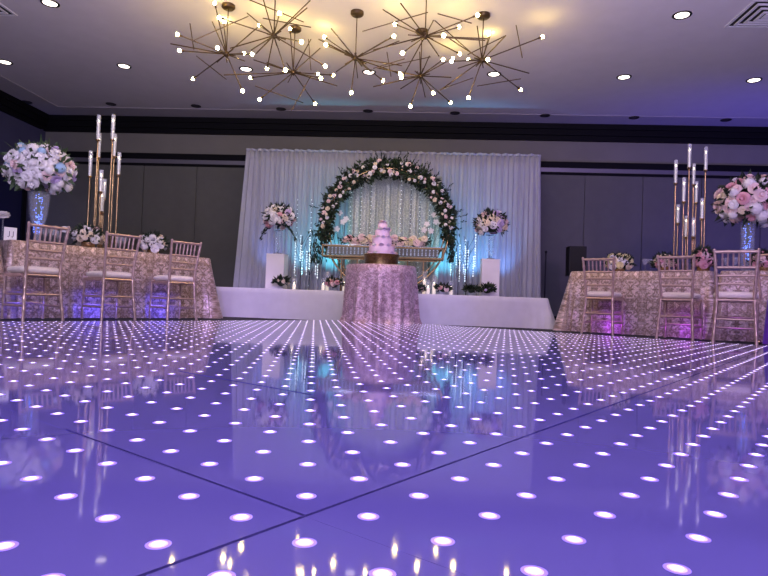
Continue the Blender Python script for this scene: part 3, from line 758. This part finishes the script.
for i in range(3400):
    a = U(-100, 96); th = .155 * (1 - .45 * (abs(a) / 100) ** 2); c = gpath(a); rad = c.normalized()
    v = rdir(); off = v * th * (R() ** .5); off.y *= .8
    if a > -50 and a < -20: off *= 1.2
    p = c + off; d = (off.normalized() + rdir() * .7 + Vector((0, 0, -.25 if abs(a) > 60 else .1)))
    m.cur = 1 if R() < .25 else 0
    leaf(m, p, d, U(.05, .1), U(.014, .024))
# wispy outward sprigs
for i in range(55):
    a = U(-95, 92); c = gpath(a); v = c.normalized(); v = (v + rdir() * .6); v.y *= .5
    s0 = c + v * .1
    for k in range(7):
        q = s0 + v * .013 * k; leaf(m, q, v + rdir() * .8, .045, .01)
# trailing tails
for (ax, zz, n_, wd) in ((-1, -.02, 330, .10), (1, -.02, 240, .05)):
    for i in range(n_):
        t = R(); x = ax * (AR * math.cos(t * .35) + .03 + (.15 if ax < 0 else .07) * t) ; z = zz - (.50 if ax < 0 else .42) * t
        p = Vector((x + random.gauss(0, wd * (1 - .5 * t)), random.gauss(0, .04), z))
        leaf(m, p, Vector((U(-.5, .5), U(-.3, .3), -1)), U(.05, .085), .011)
m.build('foliage', [leaf_m, leaf2_m], gar)
kk = ['cream', 'white', 'blush', 'white', 'cream', 'blush', 'white']
for i in range(74):
    a = -88 + 176 * (i + U(-.4, .4)) / 73; c = gpath(a); th = .14 * (1 - .4 * (abs(a) / 100) ** 2)
    ang = U(0, 6.28); rr = U(.1, 1) ** .6; v = c.normalized()
    p = c + v * math.cos(ang) * th * rr + Vector((0, -th * (.55 + .4 * (1 - rr)), 0)); s = U(.022, .036)
    inst(ROSE[kk[i % 7]], 'rose', gar, p, look((Vector((0, -1, 0)) + v * math.cos(ang) * .6 + rdir() * .3).normalized()), s)

# ------------------------------------------------------------------ sweetheart table
frame_m = vary(mat('antique brass frame', (120, 98, 66), .4, .6), 20, .8, 1.15)
def gold_frame_table():
    Y = 8.98
    a = atY(323, 243, Y); b_ = atY(443.5, 246, Y); xc = (a.x + b_.x) / 2; hw = (b_.x - a.x) / 2; hd = .17; top = .72
    root = empty('sweetheart_table', (xc, Y + hd, SZ), 0, 'gold framed sweetheart table with a crystal beaded apron on the stage', 'table')
    m = MB(); m.box(-hw, hw, -hd, hd, top - .012, top); m.build('tabletop', mat('mirror top', (190, 205, 210), .1, .9), root, smooth=False)
    fr = MB()
    for z in (top - .02, top - .175):
        for s in (-1, 1):
            fr.box(-hw, hw, s * hd - .012, s * hd + .012, z - .012, z + .012)
            fr.box(s * hw - .012, s * hw + .012, -hd, hd, z - .012, z + .012)
    for s in (-1, 1):
        for q in (-1, 1): fr.box(s * hw - .012, s * hw + .012, q * hd - .012, q * hd + .012, top - .175, top)
    fr.box(-hw + .1, hw - .08, -hd - .006, -hd + .006, top - .225, top - .21)
    fr.build('gold_frame', frame_m, root, smooth=False)
    m = MB(); m.box(-hw + .07, hw - .07, -hd + .014, -hd + .02, top - .155, top - .035); m.build('apron_panel', mat('apron mirror', (74, 72, 66), .35, .5), root, smooth=False)
    m = MB(); n = 30
    for k in range(n):
        x = -hw + .09 + (2 * hw - .18) * k / (n - 1)
        for j in range(4): m.ball((x, -hd + .002, top - .05 - .026 * j), (.013, .009, .011, .014)[j], 6, 4)
    tag(m.build('crystal_beads', crystal_m, root), kind='stuff')
    for s in (-1, 1):
        for q in (-1, 1):
            m = MB(); m.box(s * hw * .68 - .011, s * hw * .68 + .011, q * hd * .8 - .011, q * hd * .8 + .011, 0, top - .17); m.build('leg', frame_m, root, smooth=False)
        m = MB(); m.box(s * hw * .68 - .01, s * hw * .68 + .01, -hd * .8, hd * .8, .02, .04); m.build('foot_rail', frame_m, root, smooth=False)
        x = s * hw * .42
        m = MB(); m.box(x - .008, x + .008, -hd * .8 - .008, -hd * .8 + .008, 0, top - .17); m.build('leg', frame_m, root, smooth=False)
    return xc, Y + hd, hw, top + SZ
tx, ty, thw, tz = gold_frame_table()
gg = empty('table_garland', (tx, ty - .02, tz), 0, 'pink and cream rose garland lying along the sweetheart table top', 'garland')
m = MB()
for i in range(420):
    x = U(-.72, .76) * thw; p = Vector((x, random.gauss(0, .06), U(.0, .13))); leaf(m, p, Vector((U(-1, 1), U(-1, .4), U(-.4, .6))), U(.05, .09), .014)
m.build('foliage', leaf_m, gg)
for i in range(44):
    x = (-.66 + 1.36 * (i + .5) / 44) * thw; s = U(.046, .062)
    p = Vector((x, U(-.09, .04), U(.05, .15))); inst(ROSE[['blush', 'cream', 'pink', 'blush', 'cream', 'yellow' if x > .2 else 'blush'][i % 6]], 'rose', gg, p, look(Vector((U(-.4, .4), -1, U(0, .8))).normalized()), s)

# ------------------------------------------------------------------ cake table + cake
cp = C(0, 0) + at(380, 300, 7.78); cp.z = 0
ct = empty('cake_table', (cp.x, cp.y, FZ + .001), 0, 'round table in rose sequin cloth in front of the stage, carrying the cake', 'table')
ctz = .735
cloth_round(.455, .485, ctz - FZ, 12, .06, 4).build('tablecloth', sequin_m, ct)
m = MB(); m.lathe([(.43, ctz - FZ - .03), (.43, ctz - FZ - .006)], 40); m.build('tabletop', dark_m, ct)
m = MB(); m.lathe([(.2, 0.001), (.2, .02), (.03, .04), (.03, ctz - FZ - .03)], 20); m.build('pedestal', steel_m, ct)
cs = empty('cake_stand', (cp.x, cp.y, ctz), 0, 'round antique gold cake drum on the sequin table', 'cake stand')
m = MB(); m.lathe([(.235, 0), (.24, .01), (.225, .02), (.222, .12), (.236, .135), (.24, .15), (.05, .152)], 48); m.build('drum', vary(mat('antique gold', (130, 108, 76), .3, .9), 60, .5, 1.3, bump=.4), cs)
m = MB(); m.lathe([(.246, 0), (.246, .008), (.2, .009)], 48); m.build('base_rim', steel_m, cs)
ck = empty('wedding_cake', (cp.x, cp.y, ctz + .152), 0, 'four tier lilac wedding cake dressed with blossoms on a gold drum', 'cake')
z = 0
for i, (r, h) in enumerate(((.150, .105), (.116, .105), (.086, .10), (.056, .085))):
    m = MB(); m.lathe([(r - .004, z), (r, z + .006), (r, z + h - .01), (r - .008, z + h), (.01, z + h)], 44)
    for k in range(0, 30): w_ = 2 * PI * k / 30; m.ball((r * math.cos(w_), r * math.sin(w_), z + .008), .008, 6, 4)
    m.build('tier', icing_m, ck)
    if i < 3:
        nr = (.150, .116, .086, .056)[i + 1]
        for k in range(7 - i):
            w_ = -PI / 2 + (k - 3 + i * .5) * .62 + i * .5; rr = (r + nr) / 2 + .008
            inst(ROSE[['lilac', 'blush', 'white', 'lilac'][(k + i) % 4]], 'rose', ck, (rr * math.cos(w_), rr * math.sin(w_), z + h + .012), (U(-.6, .6), U(-.4, .4), U(0, 6)), .027)
    z += h
for k in range(7):
    w_ = k * .9; inst(ROSE[['lilac', 'white', 'blush'][k % 3]], 'rose', ck, (.028 * math.cos(w_) * (k > 0), .028 * math.sin(w_) * (k > 0), z + .018), (U(-.5, .5), U(-.5, .5), U(0, 6)), .03)
for k in range(4):
    w_ = -PI / 2 + (-1.1, .9, 1.3, -.4)[k]; inst(ROSE[['blush', 'lilac', 'blush', 'white'][k]], 'rose', ck, (.165 * math.cos(w_), .165 * math.sin(w_), .02), (U(-.6, .6), 0, U(0, 6)), .027)

ck.scale = (1.12, 1.12, 1.04)
# ------------------------------------------------------------------ plinths, stands and flowers on the stage
def plinth(px, py, wd, ht, label, Y=8.86):
    p = atY(px, py, Y); root = empty('plinth', (p.x, Y, SZ), 0, label, 'plinth', 'plinths on the stage')
    h = wd / 2; m = MB(); m.box(-h, h, -h, h, 0, ht - .02); m.build('body', plinth_m, root, smooth=False)
    m = MB(); m.box(-h - .004, h + .004, -h - .004, h + .004, ht - .02, ht); m.build('top_slab', plinth_m, root, smooth=False)
    q = empty('crystal_stand', (p.x, Y, SZ + ht), 0, label.replace('square white plinth', 'slim crystal stand on the plinth'), 'stand')
    m = MB(); m.lathe([(.07, 0), (.07, .012), (.015, .03), (.012, .06)], 24)
    m.build('foot', glass_m, q)
    top = .36
    for k in range(3):
        w_ = k * 2.09; m = MB(); m.tube([(.012 * math.cos(w_), .012 * math.sin(w_), .03), (.03 * math.cos(w_), .03 * math.sin(w_), top * .5), (.05 * math.cos(w_), .05 * math.sin(w_), top)], .006, 8); m.build('arm', glass_m, q)
    m = MB()
    for k in range(40): w_ = U(0, 6.28); m.ball((U(.02, .06) * math.cos(w_), U(.02, .06) * math.sin(w_), U(.06, top)), .008, 6, 4)
    tag(m.build('crystals', crystal_m, q), kind='stuff')
    m = MB(); m.lathe([(.02, top - .01), (.07, top), (.07, top + .01), (.02, top + .01)], 20); m.build('dish', glass_m, q)
    return p.x, Y, SZ + ht + top
x, y, z = plinth(277, 270, .27, .53, 'left square white plinth on the stage in front of the white curtain')
f = empty('flower_ball', (x, y, z + .011), 0, 'white and lilac flower ball on the left plinth stand', 'flower arrangement')
flower_ball(f, (0, 0, .18), .22, .2, .19, ['white', 'blush', 'lilac', 'cream', 'white', 'pink'], 44, .052, 420, leaf_m, -.6, .085, spread=1.08)
m = MB()
for s in (-1, 1):
    for i in range(50): t = R(); leaf(m, Vector((s * (.08 + .17 * t) , U(-.1, .05), .07 - .2 * t * t + random.gauss(0, .012))), Vector((s, U(-.5, .5), -.9 * t - .2)), .06, .011)
m.build('trailing_leaves', leaf_m, f)
x, y, z = plinth(489.5, 278, .26, .55, 'right square white plinth on the stage in front of the white curtain')
f = empty('flower_ball', (x, y, z - .01), 0, 'white and pink flower ball on the right plinth stand', 'flower arrangement')
flower_ball(f, (0, 0, .17), .22, .2, .19, ['white', 'blush', 'lilac', 'cream', 'white', 'white'], 44, .052, 420, leaf_m, -.6, .085, spread=1.08)

# crystal bead trees
def bead_tree(px, Y, h, label, seed, wd=.16):
    rg = random.Random(seed); p = atY(px, 285, Y); root = empty('crystal_bead_tree', (p.x, Y, SZ), 0, label, 'decoration', 'crystal bead trees on the stage')
    m = MB(); m.lathe([(.09, 0), (.09, .01), (.012, .02)], 20); m.build('base', gold_m, root)
    m = MB(); m.tube([(0, 0, .01), (0, 0, h * .6), (.01, 0, h)], .007, 8); m.build('trunk', steel_m, root)
    for k in range(9):
        w_ = k * 2.4; z0 = h * (.6 + .4 * k / 8); L = wd * rg.uniform(.5, 1.1); e = Vector((L * math.cos(w_), L * .6 * math.sin(w_), z0 + .1))
        m = MB(); m.tube([(0, 0, z0 - .15), (e.x * .6, e.y * .6, z0), e], .003, 6)
        br = m.build('branch', steel_m, root)
        m = MB(); L2 = rg.uniform(.35, .8) * z0; zz = 0
        m.tube([e, e - Vector((0, 0, L2))], .001, 4)
        while zz < L2: m.ball((e.x, e.y, e.z - zz), .007 if int(zz * 100) % 3 else .010, 6, 4); zz += rg.uniform(.03, .05)
        m.build('bead_strand', crystal_m if k % 2 else fairy_m, br)
bead_tree(300, 9.25, .86, 'sparkling crystal bead tree left of the ring arch', 1)
bead_tree(309, 9.42, .66, 'shorter crystal bead tree close beside the arch left foot', 2, .12)
bead_tree(466, 9.25, .86, 'sparkling crystal bead tree right of the ring arch', 3)
bead_tree(458, 9.45, .66, 'shorter crystal bead tree close beside the arch right side', 4, .12)

# orchid sprays in slim vases behind the sweetheart table
def orchid(px, py, Y, label, pts):
    c = atY(px, py, Y); root = empty('orchid_spray', (c.x, Y, SZ), 0, label, 'flower arrangement', 'white orchid sprays')
    m = MB(); m.lathe([(.05, 0), (.05, .01), (.02, .03), (.018, .3), (.03, .34), (.027, .34), (.014, .3)], 18); m.build('vase', thin_glass_m, root)
    for (x, y) in pts:
        e = atY(x, y, Y - .02) - Vector((c.x, Y, SZ)); m = MB(); m.tube([(0, 0, .25), (e.x * .3, 0, e.z * .7), e], .0035, 6); m.build('stem', leaf2_m, root)
        inst(STAR['white'], 'orchid', root, e + Vector((0, -.01, 0)), look(Vector((U(-.3, .3), -1, U(-.2, .5))).normalized()), .05)
orchid(341, 228, 9.36, 'white orchid spray in a slim vase at the left inside of the ring', [(333, 218), (343, 222), (337, 229), (346, 219), (331, 231), (340, 213)])
orchid(430, 228, 9.36, 'white orchid spray in a slim vase at the right inside of the ring', [(427, 224), (436, 222), (431, 231), (441, 225), (424, 230), (434, 215)])

# small flowers and candles along the stage front
def posy(px, py, Y, r, kinds, n, label, sz=.035, leaves=90):
    p = atY(px, py, Y); root = empty('stage_posy', (p.x, Y, SZ), 0, label, 'flower arrangement')
    m = MB(); m.lathe([(r * .4, 0), (r * .45, .03), (r * .4, .03)], 14); m.build('bowl', thin_glass_m, root)
    flower_ball(root, (0, 0, .02 + r * .55), r, r * .8, r * .6, kinds, n, sz, leaves, leaf_m, 0, .07)
posy(281, 285, 8.62, .12, ['white', 'cream'], 12, 'small dark posy on the stage edge below the left plinth', .026, 130)
posy(334, 284, 8.62, .13, ['blush', 'pink', 'cream', 'white'], 13, 'blush posy on the stage left of the cake table', .036)
posy(443, 284, 8.62, .10, ['pink', 'cream', 'blush'], 9, 'small pink posy on the stage right of the cake table', .03)
posy(419, 288, 8.55, .07, ['cream', 'blush'], 6, 'tiny cream posy on the stage tight beside the cake table', .026)
posy(487, 294, 8.62, .11, ['lilac', 'white'], 5, 'low dark green posy in front of the right plinth', .024, 150)
posy(471, 294, 8.66, .09, ['lilac', 'white'], 4, 'low dark green posy between arch and right plinth', .022, 130)
def candle(px, Y, h, label, w_=.035):
    p = atY(px, 290, Y); root = empty('cylinder_candle', (p.x, Y, SZ), 0, label, 'candle', 'candles in glass cylinders on the stage')
    m = MB(); m.lathe([(w_, 0), (w_, h + .06), (w_ - .003, h + .06), (w_ - .003, .004)], 18); m.build('glass_cylinder', thin_glass_m, root)
    m = MB(); m.lathe([(w_ * .7, .005), (w_ * .7, h * .7), (w_ * .2, h * .7)], 16); m.build('candle', candle_m, root)
    m = MB(); m.lathe([(.001, 0), (.006, .012), (.001, .03)], 8, (0, 0, h * .7)); m.build('flame', flame_m, root)
for px, Y, h in ((323, 8.6, .12), (344, 8.7, .16), (327, 8.8, .22), (428, 8.6, .14), (434, 8.72, .22), (424, 8.78, .28), (451, 8.7, .14), (352, 8.85, .24), (294, 8.7, .12)):
    candle(px, Y, h, 'ivory candle in a glass cylinder on the stage around the sweetheart table')

# ------------------------------------------------------------------ speaker and stand behind the right table
p = C(0, 0) + at(576, 258, 9.3); sr = empty('speaker_stand', (p.x, p.y, FZ), 0, 'black tripod stand carrying the speaker behind the right table', 'stand')
sb = at(576, 276, 9.3).z
m = MB(); m.tube([(0, 0, .0), (0, 0, sb - FZ)], .018); m.build('pole', dark_m, sr)
for k in range(3):
    w_ = k * 2.09; m = MB(); m.tube([(0, 0, .5), (.4 * math.cos(w_), .4 * math.sin(w_), .01)], .012); m.build('leg', dark_m, sr)
sk = empty('loudspeaker', (p.x, p.y, sb), 0, 'black box loudspeaker standing behind the right table by the curtain', 'speaker')
m = MB(); m.box(-.13, .13, -.12, .12, 0.001, .46); m.build('cabinet', dark_m, sk, smooth=False)
m = MB(); m.box(-.118, .118, -.128, -.12, .015, .445); m.build('grille', grille_m, sk, smooth=False)
p = C(0, 0) + at(546, 252, 10.15); zt = p.z
ms = empty('light_stand', (p.x, p.y, FZ), 0, 'thin black pole stand beside the curtain right edge', 'stand')
m = MB(); m.tube([(0, 0, 0), (0, 0, zt - FZ)], .011); m.build('pole', dark_m, ms)
m = MB(); m.ball((0, 0, zt - FZ), .025, 10, 6); m.build('cap', dark_m, ms)
for k in range(3):
    w_ = k * 2.09 + .5; m = MB(); m.tube([(0, 0, .25), (.2 * math.cos(w_), .2 * math.sin(w_), .008)], .008); m.build('leg', dark_m, ms)

# ------------------------------------------------------------------ light
def lamp(kind, name, loc, energy, color, target=None, size=.1, spot=60, blend=.6, **kw):
    l = bpy.data.lights.new(name, kind); l.energy = energy; l.color = color
    o = bpy.data.objects.new(name, l); COL.objects.link(o); o.location = loc
    if kind == 'SPOT': l.spot_size = math.radians(spot); l.spot_blend = blend; l.shadow_soft_size = size
    elif kind == 'POINT': l.shadow_soft_size = size
    elif kind == 'AREA': l.size = size
    if target is not None: o.rotation_euler = (Vector(target) - Vector(loc)).to_track_quat('-Z', 'Y').to_euler()
    return o
for h in []: lamp('POINT', 'chandelier_light', h + Vector((0, 0, .02)), 11, (1, .86, .55), size=.3)
for p in LITP: lamp('SPOT', 'downlight_beam', (p.x, p.y, p.z - .03), 22, (1, .88, .8), (p.x, p.y, 0), .06, 95, .8)
# stage wash and moving heads from behind the photographer, plus added fills
lamp('SPOT', 'violet_wash', (3.5, -2.5, 3.0), 620, (.72, .42, 1), C(4.0, 6.6, .5), .25, 48, .7)
lamp('SPOT', 'lavender_wash', (-2.5, -2.5, 3.0), 560, (.82, .74, 1), C(-2.9, 6.8, .5), .25, 50, .7)
lamp('SPOT', 'stage_wash', (.5, -2.0, 3.1), 80, (.74, .76, 1), C(-.2, 9.3, 1.4), .3, 42, .8)
lamp('SPOT', 'rose_spot', (1.0, 1.5, 3.2), 170, (.68, .4, 1), C(-.05, 7.7, .5), .1, 16, .6)
lamp('SPOT', 'wall_blue', (5.8, 7.6, .1), 300, (.12, .08, 1), (5.4, YB, 1.7), .2, 120, .9)
lamp('SPOT', 'wall_blue_left', (-6.0, 8.2, .1), 70, (.12, .15, 1), (-7.2, 9.4, 1.0), .2, 80, .9)
lamp('AREA', 'ceiling_fill', (-.3, .2, .5), 720, (.86, .76, 1), (-.3, .25, 3.5), 3.0)  # unseen upward area light added to brighten the ceiling
lamp('AREA', 'ceiling_violet', (4.2, .6, .5), 170, (.5, .38, 1), (4.2, .65, 3.5), 2.0)
lamp('AREA', 'floor_fill', (0, -1.2, 3.4), 150, (.62, .52, 1), (0, 1.6, 0), 2.5)  # unseen overhead area light added to brighten the near floor
for px, e, col in ((262, 14, (.25, .35, 1)), (298, 26, (.12, .75, 1)), (328, 40, (.12, .85, 1)), (445, 36, (.12, .75, 1)), (474, 40, (.10, .5, 1)), (504, 24, (.15, .4, 1)), (386, 14, (.3, .8, .8))):
    q = atY(px, 288, 9.3); lamp('SPOT', 'uplight', (q.x, 9.3, SZ + .06), e * 1.9, col, (q.x, DY + .05, SZ + 1.0), .05, 60, 1)
for (x, z, bd, dr, lab), e in zip(spots, (4.5, 8, 9, 3.6, 4.6, 1.6)):
    q = C(x, z) + bd * .12; t = q + bd * .5; L_ = bd is Lb
    lamp('SPOT', 'seat_fill_spot', (q.x, q.y, .08), e, (.10, .08, 1) if L_ else (.42, .04, 1), (t.x, t.y, .10), .06, 100, .8)  # spots without fixtures, added to colour the cloth below the seats
lamp('SPOT', 'violet_end_spot', (-1.0, -1.5, 3.0), 700, (.45, .32, 1), C(-2.35, 7.6, .4), .15, 13, .8)
lamp('SPOT', 'violet_skirt_spot', (-.6, .5, 2.9), 600, (.5, .3, 1), C(-1.9, 8.3, .2), .1, 13, .8)
lamp('SPOT', 'blue_skirt_spot', (.3, .5, 2.9), 380, (.2, .2, 1), C(.75, 8.3, .25), .1, 9, .8)

wd = bpy.data.worlds.new('world'); scene.world = wd; wd.use_nodes = True
bg = wd.node_tree.nodes['Background']; bg.inputs[0].default_value = (.5, .44, .62, 1); bg.inputs[1].default_value = .42
scene.view_settings.view_transform = 'Standard'; scene.view_settings.look = 'None'; scene.view_settings.exposure = 0; scene.view_settings.gamma = 1
scene.view_settings.use_curve_mapping = False
scene.cycles.max_bounces = 8; scene.cycles.transparent_max_bounces = 12
